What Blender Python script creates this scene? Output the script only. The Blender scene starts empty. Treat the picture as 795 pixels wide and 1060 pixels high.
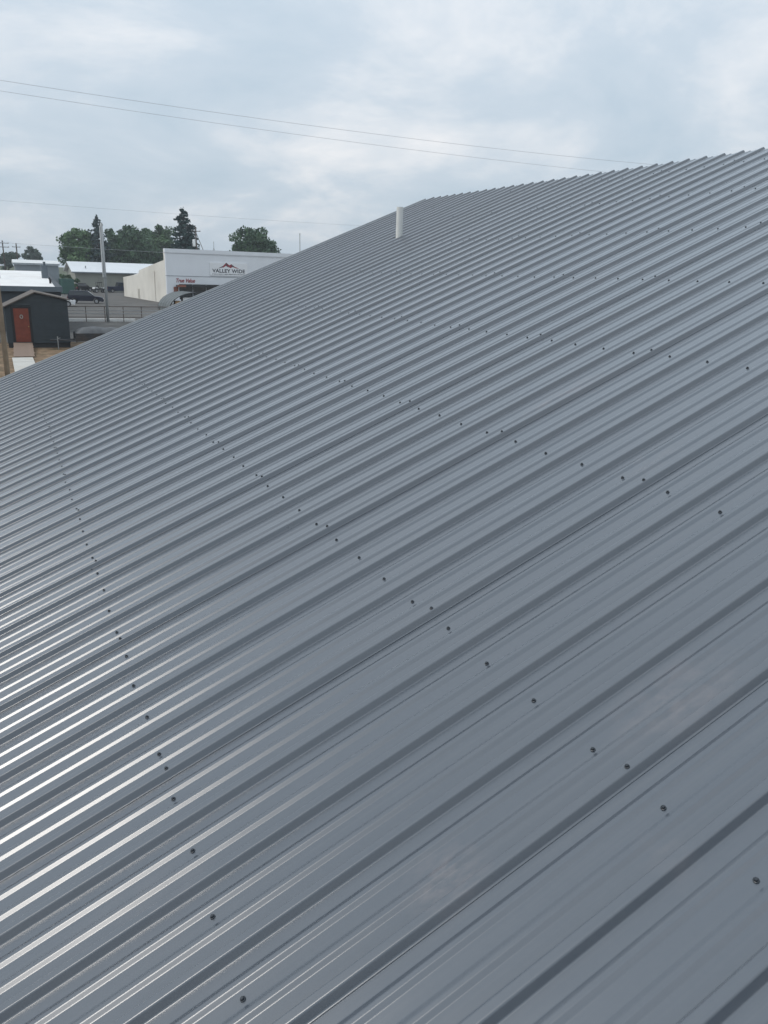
import bpy, bmesh, math, random
import numpy as np
from mathutils import Vector, Matrix, noise as mnoise
R_ = math.radians
random.seed(7); rng = np.random.default_rng(7)
scene = bpy.context.scene
C = scene.collection

# ------------------------------------------------------------------ camera
cd = bpy.data.cameras.new('camera'); cam = bpy.data.objects.new('camera', cd); C.objects.link(cam)
cd.sensor_fit = 'AUTO'; cd.sensor_width = 36.0; cd.lens = 26.868
cd.clip_start = 0.05; cd.clip_end = 6000
_r = Vector((0.89890915, -0.43715641, 0.02926790)); _d = Vector((-0.10414844, -0.27808740, -0.95489293)); _f = Vector((0.42557660, 0.85531379, -0.29550447))
M_ = Matrix(((_r.x, -_d.x, -_f.x, 0.5689), (_r.y, -_d.y, -_f.y, -1.9895), (_r.z, -_d.z, -_f.z, 4.7866), (0, 0, 0, 1)))
cam.matrix_world = M_
scene.camera = cam
scene.render.resolution_x, scene.render.resolution_y = 768, 1024

# ------------------------------------------------------------------ sky + sun (thin bright overcast)
CLOUD_OFF = (0.0, 0.0, 0.0)
SUN_AZ, SUN_EL = R_(-68), R_(50)          # azimuth from +Y towards +X
sdir = Vector((math.cos(SUN_EL)*math.sin(SUN_AZ), math.cos(SUN_EL)*math.cos(SUN_AZ), math.sin(SUN_EL)))
w = bpy.data.worlds.new('World'); scene.world = w; w.use_nodes = True
nt = w.node_tree; N = nt.nodes; L = nt.links; N.clear()
out = N.new('ShaderNodeOutputWorld'); mix = N.new('ShaderNodeMixShader'); mix.inputs[0].default_value = 0.93
b1 = N.new('ShaderNodeBackground'); b1.inputs[1].default_value = 0.10
sky = N.new('ShaderNodeTexSky'); sky.sky_type = 'NISHITA'; sky.sun_disc = False
sky.sun_elevation = SUN_EL; sky.sun_rotation = SUN_AZ; sky.air_density = 1.2; sky.dust_density = 2.5
L.new(sky.outputs[0], b1.inputs[0])
b2 = N.new('ShaderNodeBackground'); b2.inputs[1].default_value = 1.0
tc = N.new('ShaderNodeTexCoord'); sp = N.new('ShaderNodeSeparateXYZ'); L.new(tc.outputs['Generated'], sp.inputs[0])
def wm(op, a, b=None, c=None):
    n = N.new('ShaderNodeMath'); n.operation = op
    for i, v in enumerate((a, b, c)):
        if v is None: continue
        if isinstance(v, (int, float)): n.inputs[i].default_value = v
        else: L.new(v, n.inputs[i])
    return n.outputs[0]
zpos = wm('MAXIMUM', sp.outputs[2], 0.0)
den = wm('ADD', zpos, 0.28)
cb = N.new('ShaderNodeCombineXYZ'); L.new(wm('DIVIDE', sp.outputs[0], den), cb.inputs[0]); L.new(wm('DIVIDE', sp.outputs[1], den), cb.inputs[1])
n1 = N.new('ShaderNodeTexNoise'); n1.inputs['Scale'].default_value = 1.5; n1.inputs['Detail'].default_value = 7; n1.inputs['Roughness'].default_value = 0.58; n1.inputs['Distortion'].default_value = 0.35
off = N.new('ShaderNodeVectorMath'); off.operation = 'ADD'; off.inputs[1].default_value = CLOUD_OFF; L.new(cb.outputs[0], off.inputs[0]); L.new(off.outputs[0], n1.inputs['Vector'])
rp = N.new('ShaderNodeValToRGB'); e = rp.color_ramp.elements
e[0].position = 0.29; e[0].color = (0.435, 0.540, 0.635, 1)
e[1].position = 0.69; e[1].color = (0.790, 0.805, 0.830, 1)
m = rp.color_ramp.elements.new(0.50); m.color = (0.540, 0.620, 0.700, 1)
L.new(n1.outputs[0], rp.inputs[0])
gain = wm('ADD', wm('MULTIPLY', zpos, 0.58), 1.07)      # overcast luminance grows towards the zenith
vm = N.new('ShaderNodeVectorMath'); vm.operation = 'SCALE'; L.new(rp.outputs[0], vm.inputs[0]); L.new(gain, vm.inputs['Scale'])
L.new(vm.outputs[0], b2.inputs[0])
L.new(b1.outputs[0], mix.inputs[1]); L.new(b2.outputs[0], mix.inputs[2]); L.new(mix.outputs[0], out.inputs[0])

sd = bpy.data.lights.new('sun', 'SUN'); sd.energy = 1.25; sd.angle = R_(20); sd.color = (1.0, 0.95, 0.88)
so = bpy.data.objects.new('sun', sd); C.objects.link(so); so.rotation_euler = (-sdir).to_track_quat('-Z', 'Y').to_euler(); so.location = (-20, 0, 40)

vs = scene.view_settings; vs.view_transform = 'Standard'; vs.look = 'None'; vs.exposure = 0.0; vs.gamma = 1.0; vs.use_curve_mapping = False
scene.render.engine = 'CYCLES'; scene.cycles.caustics_reflective = False; scene.cycles.caustics_refractive = False; scene.cycles.sample_clamp_indirect = 1.2

# ------------------------------------------------------------------ helpers
MATS = {}
def mat(name, col, rough=0.7, var=0.12, scale=3.0, metal=0.0, bump=0.0, bscale=30.0, spec=0.5, coat=0.0, dirt=None, dirt_amt=0.0):
    """procedural Principled material: base colour with two octaves of tonal variation, optional dirt and bump"""
    if name in MATS: return MATS[name]
    m = bpy.data.materials.new(name); m.use_nodes = True; t = m.node_tree; n = t.nodes; l = t.links
    p = n['Principled BSDF']
    p.inputs['Roughness'].default_value = rough; p.inputs['Metallic'].default_value = metal
    p.inputs['Specular IOR Level'].default_value = spec; p.inputs['Coat Weight'].default_value = coat
    c = n.new('ShaderNodeTexCoord'); no = n.new('ShaderNodeTexNoise'); no.inputs['Scale'].default_value = scale; no.inputs['Detail'].default_value = 6
    l.new(c.outputs['Object'], no.inputs['Vector'])
    r = n.new('ShaderNodeValToRGB'); r.color_ramp.elements[0].position = 0.3; r.color_ramp.elements[1].position = 0.7
    r.color_ramp.elements[0].color = tuple(max(0, x*(1-var)) for x in col) + (1,); r.color_ramp.elements[1].color = tuple(min(1, x*(1+var)) for x in col) + (1,)
    l.new(no.outputs[0], r.inputs[0]); src = r.outputs[0]
    if dirt:
        n2 = n.new('ShaderNodeTexNoise'); n2.inputs['Scale'].default_value = scale*0.35; n2.inputs['Detail'].default_value = 8; l.new(c.outputs['Object'], n2.inputs['Vector'])
        r2 = n.new('ShaderNodeValToRGB'); r2.color_ramp.elements[0].position = 0.48; r2.color_ramp.elements[1].position = 0.68
        r2.color_ramp.elements[1].color = (dirt_amt,)*3 + (1,); l.new(n2.outputs[0], r2.inputs[0])
        mx = n.new('ShaderNodeMix'); mx.data_type = 'RGBA'; mx.inputs[7].default_value = tuple(dirt) + (1,); l.new(r2.outputs[0], mx.inputs[0]); l.new(src, mx.inputs[6]); src = mx.outputs[2]
    l.new(src, p.inputs['Base Color'])
    if bump:
        n3 = n.new('ShaderNodeTexNoise'); n3.inputs['Scale'].default_value = bscale; n3.inputs['Detail'].default_value = 4; l.new(c.outputs['Object'], n3.inputs['Vector'])
        b = n.new('ShaderNodeBump'); b.inputs['Strength'].default_value = bump; b.inputs['Distance'].default_value = 0.02; l.new(n3.outputs[0], b.inputs['Height']); l.new(b.outputs[0], p.inputs['Normal'])
    MATS[name] = m; return m

class MB:
    """collects vertices and faces of one mesh object"""
    def __init__(s): s.v = []; s.f = []
    def add(s, vs_, fs_):
        o = len(s.v); s.v += [tuple(v) for v in vs_]; s.f += [tuple(i+o for i in f) for f in fs_]; return s
    def box(s, x0, x1, y0, y1, z0, z1):
        return s.add([(x0,y0,z0),(x1,y0,z0),(x1,y1,z0),(x0,y1,z0),(x0,y0,z1),(x1,y0,z1),(x1,y1,z1),(x0,y1,z1)],
                     [(0,3,2,1),(4,5,6,7),(0,1,5,4),(1,2,6,5),(2,3,7,6),(3,0,4,7)])
    def prism(s, pts, axis, a, b, sa=None, sb=None):
        """closed 2-D outline extruded along axis ('x': pts=(y,z), 'y': pts=(x,z), 'z': pts=(x,y))"""
        n = len(pts)
        def mk(p, t): return {'x': (t, p[0], p[1]), 'y': (p[0], t, p[1]), 'z': (p[0], p[1], t)}[axis]
        vs_ = [mk(p, a) for p in (sa or pts)] + [mk(p, b) for p in (sb or pts)]
        fs_ = [tuple(range(n))[::-1], tuple(range(n, 2*n))] + [(i, (i+1) % n, (i+1) % n + n, i+n) for i in range(n)]
        return s.add(vs_, fs_)
    def tube(s, path, rad, n=8, caps=True):
        path = [Vector(p) for p in path]; rads = rad if isinstance(rad, (list, tuple)) else [rad]*len(path)
        o = len(s.v)
        for i, p in enumerate(path):
            d = (path[min(i+1, len(path)-1)] - path[max(i-1, 0)]).normalized()
            a = d.cross(Vector((0,0,1)) if abs(d.z) < 0.9 else Vector((1,0,0))).normalized(); b = d.cross(a)
            for k in range(n):
                t = 2*math.pi*k/n; s.v.append(tuple(p + (a*math.cos(t) + b*math.sin(t))*rads[i]))
        for i in range(len(path)-1):
            for k in range(n): s.f.append((o+i*n+k, o+i*n+(k+1) % n, o+(i+1)*n+(k+1) % n, o+(i+1)*n+k))
        if caps: s.f.append(tuple(o+k for k in range(n))[::-1]); s.f.append(tuple(o+(len(path)-1)*n+k for k in range(n)))
        return s
    def lathe(s, prof, n=12, centre=(0,0,0), axis='z'):
        o = len(s.v)
        for r, h in prof:
            for k in range(n):
                t = 2*math.pi*k/n; a, b = r*math.cos(t), r*math.sin(t)
                p = {'z': (a, b, h), 'y': (a, h, b), 'x': (h, a, b)}[axis]
                s.v.append((p[0]+centre[0], p[1]+centre[1], p[2]+centre[2]))
        for i in range(len(prof)-1):
            for k in range(n): s.f.append((o+i*n+k, o+i*n+(k+1) % n, o+(i+1)*n+(k+1) % n, o+(i+1)*n+k))
        s.f.append(tuple(o+k for k in range(n))[::-1]); s.f.append(tuple(o+(len(prof)-1)*n+k for k in range(n)))
        return s
    def mesh(s, name, smooth=False, fix=True):
        me = bpy.data.meshes.new(name); me.from_pydata(s.v, [], s.f)
        if fix:
            bm = bmesh.new(); bm.from_mesh(me); bmesh.ops.recalc_face_normals(bm, faces=bm.faces); bm.to_mesh(me); bm.free()
        if smooth:
            for p in me.polygons: p.use_smooth = True
        return me
    def build(s, name, material, parent=None, smooth=False, fix=True):
        return obj(name, s.mesh(name, smooth, fix), material, parent)
def obj(name, me, material, parent=None):
    if material is not None and not me.materials: me.materials.append(material)
    o = bpy.data.objects.new(name, me); C.objects.link(o)
    if parent: o.parent = parent
    return o
def tag(o, label=None, cat=None, group=None, kind=None):
    if label: o['label'] = label
    if cat: o['category'] = cat
    if group: o['group'] = group
    if kind: o['kind'] = kind
    return o
def thing(name, label, cat, loc=(0,0,0), rz=0.0, group=None):
    o = bpy.data.objects.new(name, None); C.objects.link(o); o.location = loc; o.rotation_euler = (0, 0, rz); o.empty_display_size = 0.3
    return tag(o, label, cat, group)
def text_mesh(body, size, shear=0.0, extrude=0.01, offset=0.0, spacing=1.0):
    c = bpy.data.curves.new('t', 'FONT'); c.body = body; c.size = size; c.shear = shear; c.extrude = extrude; c.offset = offset; c.space_character = spacing
    c.align_x = 'CENTER'; c.align_y = 'CENTER'
    o = bpy.data.objects.new('t', c); C.objects.link(o); bpy.context.view_layer.update()
    me = bpy.data.meshes.new_from_object(o.evaluated_get(bpy.context.evaluated_depsgraph_get()))
    bpy.data.objects.remove(o); return me

# ------------------------------------------------------------------ ground
def ground_mat(name, cols, scale, bump, bscale):
    m = bpy.data.materials.new(name); m.use_nodes = True; t = m.node_tree; n = t.nodes; l = t.links; p = n['Principled BSDF']
    p.inputs['Roughness'].default_value = 0.93; p.inputs['Specular IOR Level'].default_value = 0.2
    c = n.new('ShaderNodeTexCoord'); a = n.new('ShaderNodeTexNoise'); a.inputs['Scale'].default_value = scale; a.inputs['Detail'].default_value = 10; a.inputs['Roughness'].default_value = 0.65
    l.new(c.outputs['Object'], a.inputs['Vector']); r = n.new('ShaderNodeValToRGB'); els = r.color_ramp.elements
    els[0].position = 0.32; els[0].color = cols[0] + (1,); els[1].position = 0.68; els[1].color = cols[-1] + (1,)
    for i, cc in enumerate(cols[1:-1]): els.new(0.32 + 0.36*(i+1)/(len(cols)-1)).color = cc + (1,)
    l.new(a.outputs[0], r.inputs[0]); l.new(r.outputs[0], p.inputs['Base Color'])
    b = n.new('ShaderNodeTexNoise'); b.inputs['Scale'].default_value = bscale; b.inputs['Detail'].default_value = 6; l.new(c.outputs['Object'], b.inputs['Vector'])
    bp = n.new('ShaderNodeBump'); bp.inputs['Strength'].default_value = bump; bp.inputs['Distance'].default_value = 0.05; l.new(b.outputs[0], bp.inputs['Height']); l.new(bp.outputs[0], p.inputs['Normal'])
    return m
g_dirt = ground_mat('dry_dirt', [(0.07,0.07,0.035), (0.15,0.105,0.065), (0.24,0.165,0.105), (0.32,0.25,0.165)], 1.3, 0.8, 9)
g_gravel = ground_mat('gravel', [(0.065,0.065,0.063), (0.095,0.094,0.09), (0.135,0.132,0.126)], 0.8, 0.7, 14)
g_asph = ground_mat('asphalt', [(0.085,0.082,0.078), (0.115,0.110,0.104), (0.150,0.142,0.132)], 0.25, 0.3, 20)
def sheet(name, x0, x1, y0, y1, z, m):
    return tag(obj(name, MB().add([(x0,y0,z),(x1,y0,z),(x1,y1,z),(x0,y1,z)], [(0,1,2,3)]).mesh(name), m), kind='structure')
sheet('ground', -2500, 2500, -2500, 2500, 0.0, g_dirt)
sheet('gravel_yard', -14, 60, 53.2, 73.98, 0.006, g_gravel)
sheet('parking_lot', -120, 160, 74.26, 232, 0.010, g_asph)
g_grass = ground_mat('field_grass', [(0.045,0.06,0.03), (0.07,0.085,0.04), (0.11,0.11,0.06)], 0.12, 0.6, 4)
sheet('grass_field', -2400, 2400, 232.1, 2400, 0.008, g_grass)
m_kerb = mat('white_kerb_paint', (0.84,0.83,0.80), 0.75, 0.04, 4, dirt=(0.5,0.48,0.44), dirt_amt=0.3)
tag(MB().prism([(74.0,0),(74.0,0.23),(74.03,0.25),(74.24,0.25),(74.24,0)], 'x', 2.5, 11.9).build('kerb', m_kerb), kind='structure')
m_conc = mat('pale_concrete', (0.52,0.505,0.465), 0.85, 0.05, 3, bump=0.2, bscale=40, dirt=(0.42,0.36,0.28), dirt_amt=0.35)
walk = tag(bpy.data.objects.new('walkway', None), kind='structure'); C.objects.link(walk)
for i in range(6):
    y0 = 30.6 + i*2.15
    MB().prism([(0.94,y0),(1.94,y0),(1.94,y0+2.12),(0.94,y0+2.12)], 'z', 0.0, 0.06 + 0.004*(i % 2)).build('slab', m_conc, walk)

# ------------------------------------------------------------------ metal-roofed building
S = math.atan(5/12); CS, SN = math.cos(S), math.sin(S); Z0 = 3.0
PITCH = 0.2286; INCH = 0.0254; VE, VR = -0.38, 7.93; ROW = 0.9412; UF = 45.15*PITCH; KN = -5
ROOFROT = (0, -S, 0)
def roof_pt(u, v, h=0.0): return Vector((v*CS - h*SN, u, Z0 + v*SN + h*CS))

def roof_material():
    m = bpy.data.materials.new('slate_grey_painted_steel'); m.use_nodes = True; t = m.node_tree; n = t.nodes; l = t.links; p = n['Principled BSDF']
    p.inputs['Roughness'].default_value = 0.30; p.inputs['IOR'].default_value = 1.60; p.inputs['Coat Weight'].default_value = 1.0; p.inputs['Coat Roughness'].default_value = 0.27; p.inputs['Coat IOR'].default_value = 1.65; p.inputs['Specular IOR Level'].default_value = 0.5
    geo = n.new('ShaderNodeNewGeometry')
    mp = n.new('ShaderNodeMapping'); mp.vector_type = 'TEXTURE'; mp.inputs['Location'].default_value = (0, 0, Z0); mp.inputs['Rotation'].default_value = ROOFROT
    l.new(geo.outputs['Position'], mp.inputs[0]); roofco = mp.outputs[0]        # x = up the slope, y = along the eave
    def noise(sc, det=4, rough=0.5, vec=None):
        q = n.new('ShaderNodeTexNoise'); q.inputs['Scale'].default_value = sc; q.inputs['Detail'].default_value = det; q.inputs['Roughness'].default_value = rough; l.new(vec or roofco, q.inputs['Vector']); return q.outputs[0]
    def stretch(sx, sy):
        q = n.new('ShaderNodeMapping'); q.inputs['Scale'].default_value = (sx, sy, 1); l.new(roofco, q.inputs[0]); return q.outputs[0]
    def math_(op, a, b):
        q = n.new('ShaderNodeMath'); q.operation = op; q.use_clamp = False
        for i, v in enumerate((a, b)):
            if isinstance(v, (int, float)): q.inputs[i].default_value = v
            else: l.new(v, q.inputs[i])
        return q.outputs[0]
    def mixc(fac, a, b):
        q = n.new('ShaderNodeMix'); q.data_type = 'RGBA'
        l.new(fac, q.inputs[0])
        for i, v in ((6, a), (7, b)):
            if isinstance(v, tuple): q.inputs[i].default_value = v
            else: l.new(v, q.inputs[i])
        return q.outputs[2]
    base = mixc(noise(1.0, 5, 0.6, stretch(0.35, 3.0)), (0.047,0.060,0.078,1), (0.060,0.074,0.094,1))
    # fine dusty film
    film = math_('MULTIPLY', noise(45, 6, 0.7), 0.12)
    base = mixc(film, base, (0.19,0.19,0.19,1))
    strk = n.new('ShaderNodeMapRange'); strk.inputs[1].default_value = 0.50; strk.inputs[2].default_value = 0.78; strk.inputs[4].default_value = 0.22; l.new(noise(1.0, 5, 0.6, stretch(0.7, 55)), strk.inputs[0])
    base = mixc(strk.outputs[0], base, (0.13,0.135,0.14,1))
    oi = n.new('ShaderNodeObjectInfo'); hs = n.new('ShaderNodeHueSaturation'); vr = n.new('ShaderNodeMapRange'); vr.inputs[3].default_value = 0.90; vr.inputs[4].default_value = 1.09
    l.new(oi.outputs['Random'], vr.inputs[0]); l.new(vr.outputs[0], hs.inputs['Value']); l.new(base, hs.inputs['Color']); base = hs.outputs[0]
    # dried dusty boot marks and scuffs at their own places on the sheets
    tot = None
    for (cu, cv, ru, rv, amt, fs) in SMUDGES:
        mm = n.new('ShaderNodeMapping'); mm.inputs['Location'].default_value = (-cv/rv, -cu/ru, 0); mm.inputs['Scale'].default_value = (1/rv, 1/ru, 0); l.new(roofco, mm.inputs[0])
        ln = n.new('ShaderNodeVectorMath'); ln.operation = 'LENGTH'; l.new(mm.outputs[0], ln.inputs[0])
        fall = n.new('ShaderNodeMapRange'); fall.inputs[1].default_value = 1.0; fall.inputs[2].default_value = 0.25; l.new(ln.outputs['Value'], fall.inputs[0])
        bl = n.new('ShaderNodeMapRange'); bl.inputs[1].default_value = 0.40; bl.inputs[2].default_value = 0.72; l.new(noise(fs*0.55, 4, 0.6, stretch(0.55, 1.2)), bl.inputs[0])
        f = math_('MULTIPLY', math_('MULTIPLY', fall.outputs[0], bl.outputs[0]), amt)
        tot = f if tot is None else math_('ADD', tot, f)
    base = mixc(tot, base, (0.31,0.245,0.225,1))
    l.new(base, p.inputs['Base Color'])
    rr = n.new('ShaderNodeMapRange'); rr.inputs[3].default_value = 0.25; rr.inputs[4].default_value = 0.33; l.new(noise(3.0, 6, 0.6), rr.inputs[0])
    l.new(math_('ADD', rr.outputs[0], math_('MULTIPLY', tot, 0.4)), p.inputs['Roughness'])
    # gentle oil-canning of the flats
    hgt = noise(1.0, 2, 0.5, stretch(1.6, 6.0))
    b = n.new('ShaderNodeBump'); b.inputs['Strength'].default_value = 0.6; b.inputs['Distance'].default_value = 0.010; l.new(hgt, b.inputs['Height']); l.new(b.outputs[0], p.inputs['Normal'])
    return m
SMUDGES = [(-0.83, 2.13, 0.13, 0.24, 0.26, 34), (-0.86, 1.42, 0.10, 0.12, 0.30, 60), (0.98, 3.28, 0.09, 0.36, 0.36, 26), (0.10, 2.95, 0.08, 0.2, 0.15, 30),
           (-1.13, 1.80, 0.10, 0.07, 0.10, 40), (-0.42, 0.75, 0.12, 0.25, 0.10, 22), (2.4, 4.6, 0.3, 0.5, 0.1, 18)]
m_roof = roof_material()
m_screw = mat('dark_screw_paint', (0.042,0.048,0.056), 0.35, 0.1, 60, metal=0.3)
m_under = mat('roof_underlay', (0.03,0.03,0.03), 0.9)
m_wallsteel = mat('pale_grey_wall_steel', (0.45,0.46,0.47), 0.5, 0.05, 2)
m_trim = mat('pale_trim_steel', (0.19,0.205,0.22), 0.35, 0.05, 5)

def profile(nrib, end_flat, lip=True):
    """cross-section of a sheet in metres, (y, h): a 19 mm major rib every 9 in, two low pencil ribs between"""
    hb, ht, H, k = 0.86, 0.44, 0.75, 0.205
    pts = []
    for i in range(nrib):
        o = 9.0*i; e = 0.045 if (i == 0 and lip) else 0.0
        if i == 0: pts += [(o-hb-0.16, e)]
        pts += [(o-hb, e, 0.10), (o-ht, H+e, 0.13), (o+ht, H+e, 0.13), (o+hb, 0, 0.12)]
        for cc in (3.05, 5.95):      # two pencil ribs at about 3 and 6 inches
            pts += [(o+cc-0.68, 0, 0.07), (o+cc-0.20, k, 0.07), (o+cc+0.20, k, 0.07), (o+cc+0.68, 0, 0.07)]
    pts += [(9.0*nrib - hb - 0.15 + end_flat, 0)]
    out = []
    for i, q in enumerate(pts):
        if len(q) == 2: out.append((q[0], q[1])); continue
        p0 = Vector(pts[i-1][:2]); p1 = Vector(q[:2]); p2 = Vector(pts[i+1][:2]); c = q[2]
        a = p1 + (p0-p1).normalized()*c; b = p1 + (p2-p1).normalized()*c
        for t in (0, 0.33, 0.67, 1): out.append(tuple(a*(1-t)**2 + p1*2*t*(1-t) + b*t*t))
    return [(x*INCH, h*INCH) for x, h in out]
def sheet_mesh(prof, v0, v1):
    nn = len(prof); vs_ = []; cuts = [v0, v0+(v1-v0)*0.5, v1]
    for v in cuts: vs_ += [(v, y, h) for y, h in prof]
    th = 0.0007
    fs_ = []
    for j in range(len(cuts)-1):
        for i in range(nn-1): fs_.append((j*nn+i, (j+1)*nn+i, (j+1)*nn+i+1, j*nn+i+1))
    me = bpy.data.meshes.new('roof_panel'); me.from_pydata(vs_, [], fs_); me.update()
    if me.polygons[0].normal.z < 0: me.flip_normals()
    return me
bld = thing('metal_roofed_building', 'long low building under a new slate grey ribbed metal roof', 'building')
pan_me = sheet_mesh(profile(4, 1.0), VE, VR); pan_me.materials.append(m_roof)
last_me = sheet_mesh(profile(1, 1.0), VE, VR); last_me.materials.append(m_roof)
panels = {}
for k in range(KN, 12):
    o = obj('roof_panel', pan_me if k < 11 else last_me, m_roof, bld)
    o.location = roof_pt(4*k*PITCH, random.uniform(-0.004, 0.004)); o.rotation_euler = ROOFROT
    panels[k] = o
# screws: one hex washer-head in each flat on every purlin line, one more on each lap rib
smb = MB().lathe([(0.0064,0.0), (0.0064,0.0018), (0.0050,0.0024)], 8); smb.lathe([(0.0042,0.0024), (0.0042,0.0058), (0.0030,0.0068)], 6)
screw_me = smb.mesh('screw'); screw_me.materials.append(m_screw)
camp = Vector((0.5689, -1.9895, 4.7866)); spots = []
for k in range(KN, 12):
    for j in range(0, 9):
        lst = [(0, True)] + [(i, False) for i in range(4 if k < 11 else 0)]
        for i, lap in lst:
            lu = (0.0 if lap else (i+0.488)*PITCH) + random.uniform(-0.006, 0.006)*(0.25 if lap else 1); lv = j*ROW + random.uniform(-0.007, 0.007) + (0.012 if lap else 0)
            lh = 0.0199 if lap else 0.0004
            pw = roof_pt(4*k*PITCH + lu, lv, lh); c = M_.inverted() @ pw
            vis = c.z < 0 and abs(c.x/c.z) < 0.52 and abs(c.y/c.z) < 0.69
            spots.append(((pw-camp).length + (0 if vis else 1000), k, lu, lv, lh))
spots.sort()
rest = MB()
for idx, (dd, k, lu, lv, lh) in enumerate(spots):
    if idx < 300 and dd < 1000:
        o = obj('screw', screw_me, m_screw, panels[k]); o.location = (lv, lu, lh); o.rotation_euler = (random.uniform(-.05,.05), random.uniform(-.05,.05), random.uniform(0, 1.0))
    else:
        rest.add([(lv + p.co.x, 4*k*PITCH + lu + p.co.y, lh + p.co.z) for p in screw_me.vertices], [tuple(p.vertices) for p in screw_me.polygons])
o = rest.build('screw_rows', m_screw, bld); o.location = (0, 0, Z0); o.rotation_euler = ROOFROT; tag(o, kind='stuff')
UN = 4*KN*PITCH - 0.02
# curls of drilling swarf lying by some of the nearer screws
sw = MB()
for (dd, k, lu, lv, lh) in spots[3:90:7]:
    a = Vector((lv - 0.02 - random.random()*0.02, 4*k*PITCH + lu - 0.018 - random.random()*0.02, 0.002)); t = random.random()*6.28
    sw.tube([a, a+Vector((0.004*math.cos(t), 0.004*math.sin(t), 0.002)), a+Vector((0.006*math.cos(t+.8), 0.006*math.sin(t+.8), 0))], 0.0014, 5)
o = sw.build('swarf', m_screw, bld); o.location = (0, 0, Z0); o.rotation_euler = ROOFROT; tag(o, kind='stuff')
def rbox(name, u0, u1, v0, v1, h0, h1, m):
    b = MB().box(v0, v1, u0, u1, h0, h1).build(name, m, bld); b.location = (0, 0, Z0); b.rotation_euler = ROOFROT; return b
rbox('roof_deck', UN+0.03, UF-0.03, VE+0.02, VR-0.03, -0.030, -0.006, m_under)
tr = MB().prism([(UF-0.030, 0.0012), (UF-0.016, 0.016), (UF+0.012, 0.016), (UF+0.012, -0.14), (UF+0.0, -0.14), (UF+0.0, 0.0012)], 'x', VE-0.01, VR-0.02).build('rake_trim', m_trim, bld); tr.location = (0,0,Z0); tr.rotation_euler = ROOFROT
rbox('eave_trim', UN, UF, VE-0.03, VE-0.012, -0.15, -0.004, m_trim)
XR = VR*CS; ZR = Z0 + VR*SN; XE = VE*CS; ZE = Z0 + VE*SN
# rear slope, same profile, and the walls below
rear_prof = []
for i in range(0, int((UF-UN)/PITCH)-1): rear_prof += [(UN+0.03+i*PITCH + a*INCH, h*INCH) for a, h in ((0,0.0),(6,0.0),(6.58,0.72),(7.18,0.72),(7.76,0.0))]
rs = obj('rear_slope', sheet_mesh(rear_prof, 0.0, VR-VE), m_roof, bld); rs.location = (XR+0.06, 0, ZR-0.045); rs.rotation_euler = (0, S, 0)
gable = [(XE+0.25, 0), (XE+0.25, ZE+0.03), (XR, ZR-0.08), (2*XR-XE-0.1, ZE+0.03), (2*XR-XE-0.1, 0)]
MB().prism(gable, 'y', UF-0.20, UF-0.06).build('wall', m_wallsteel, bld)
MB().prism(gable, 'y', UN+0.06, UN+0.20).build('wall', m_wallsteel, bld)
MB().box(XE+0.25, XE+0.37, UN+0.201, UF-0.201, 0, ZE+0.02).build('wall', m_wallsteel, bld)
MB().box(2*XR-XE-0.22, 2*XR-XE-0.1, UN+0.201, UF-0.201, 0, ZE+0.02).build('wall', m_wallsteel, bld)

# white plastic vent pipe poking through the sheet
m_pvc = mat('white_pvc', (0.80,0.80,0.76), 0.4, 0.04, 8, dirt=(0.6,0.58,0.5), dirt_amt=0.3)
pp = MB(); n_ = 20; r0, r1 = 0.045, 0.040; zt = 0.375
for r, z in ((r0,-0.10), (r0,zt), (r1,zt), (r1,-0.05)):
    for k in range(n_): t = 2*math.pi*k/n_; pp.v.append((r*math.cos(t), r*math.sin(t), z))
for i in range(3):
    for k in range(n_): pp.f.append((i*n_+k, i*n_+(k+1) % n_, (i+1)*n_+(k+1) % n_, (i+1)*n_+k))
pipe = pp.build('vent_pipe', m_pvc); pipe.location = roof_pt(7.67, 5.93, 0.0)
tag(pipe, 'short white plastic vent pipe sticking up through the ribbed metal roof', 'vent pipe')

# ------------------------------------------------------------------ garden shed with red door
m_slate = mat('slate_blue_siding', (0.031,0.041,0.048), 0.7, 0.12, 2.5, dirt=(0.045,0.055,0.06), dirt_amt=0.5)
m_shingle = mat('brown_grey_shingle', (0.125,0.108,0.095), 0.9, 0.2, 6, bump=0.4)
m_red = mat('red_door_paint', (0.19,0.042,0.022), 0.55, 0.15, 4)
m_black = mat('black_paint', (0.012,0.012,0.014), 0.5, 0.1)
m_dark = mat('dark_skid_grey', (0.05,0.052,0.055), 0.8)  # plain dark grey of the shed's skid base
m_wood = mat('weathered_plank', (0.23,0.165,0.125), 0.85, 0.2, 4, bump=0.3, bscale=25)
m_brass = mat('brass', (0.55,0.40,0.15), 0.3, 0.05, metal=0.9)
shed = thing('garden_shed', 'slate blue board shed with asymmetric gable roof and a red door', 'shed', (0.86, 49.5, 0))
SW, PX = 3.48, 1.72; HL, HP, HR = 2.36, 3.18, 2.80; D_ = 4.2
wallp = [(0,0.28), (0,HL), (PX,HP), (SW,HR), (SW,0.28)]
MB().prism(wallp, 'y', 0.02, D_).build('wall', m_slate, shed)
def hcut(z):          # x-range of the gable at height z
    xl = 0.0 if z <= HL else PX*(z-HL)/(HP-HL); xr = SW if z <= HR else SW - (SW-PX)*(z-HR)/(HP-HR); return xl, xr
z = 0.28
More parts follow.
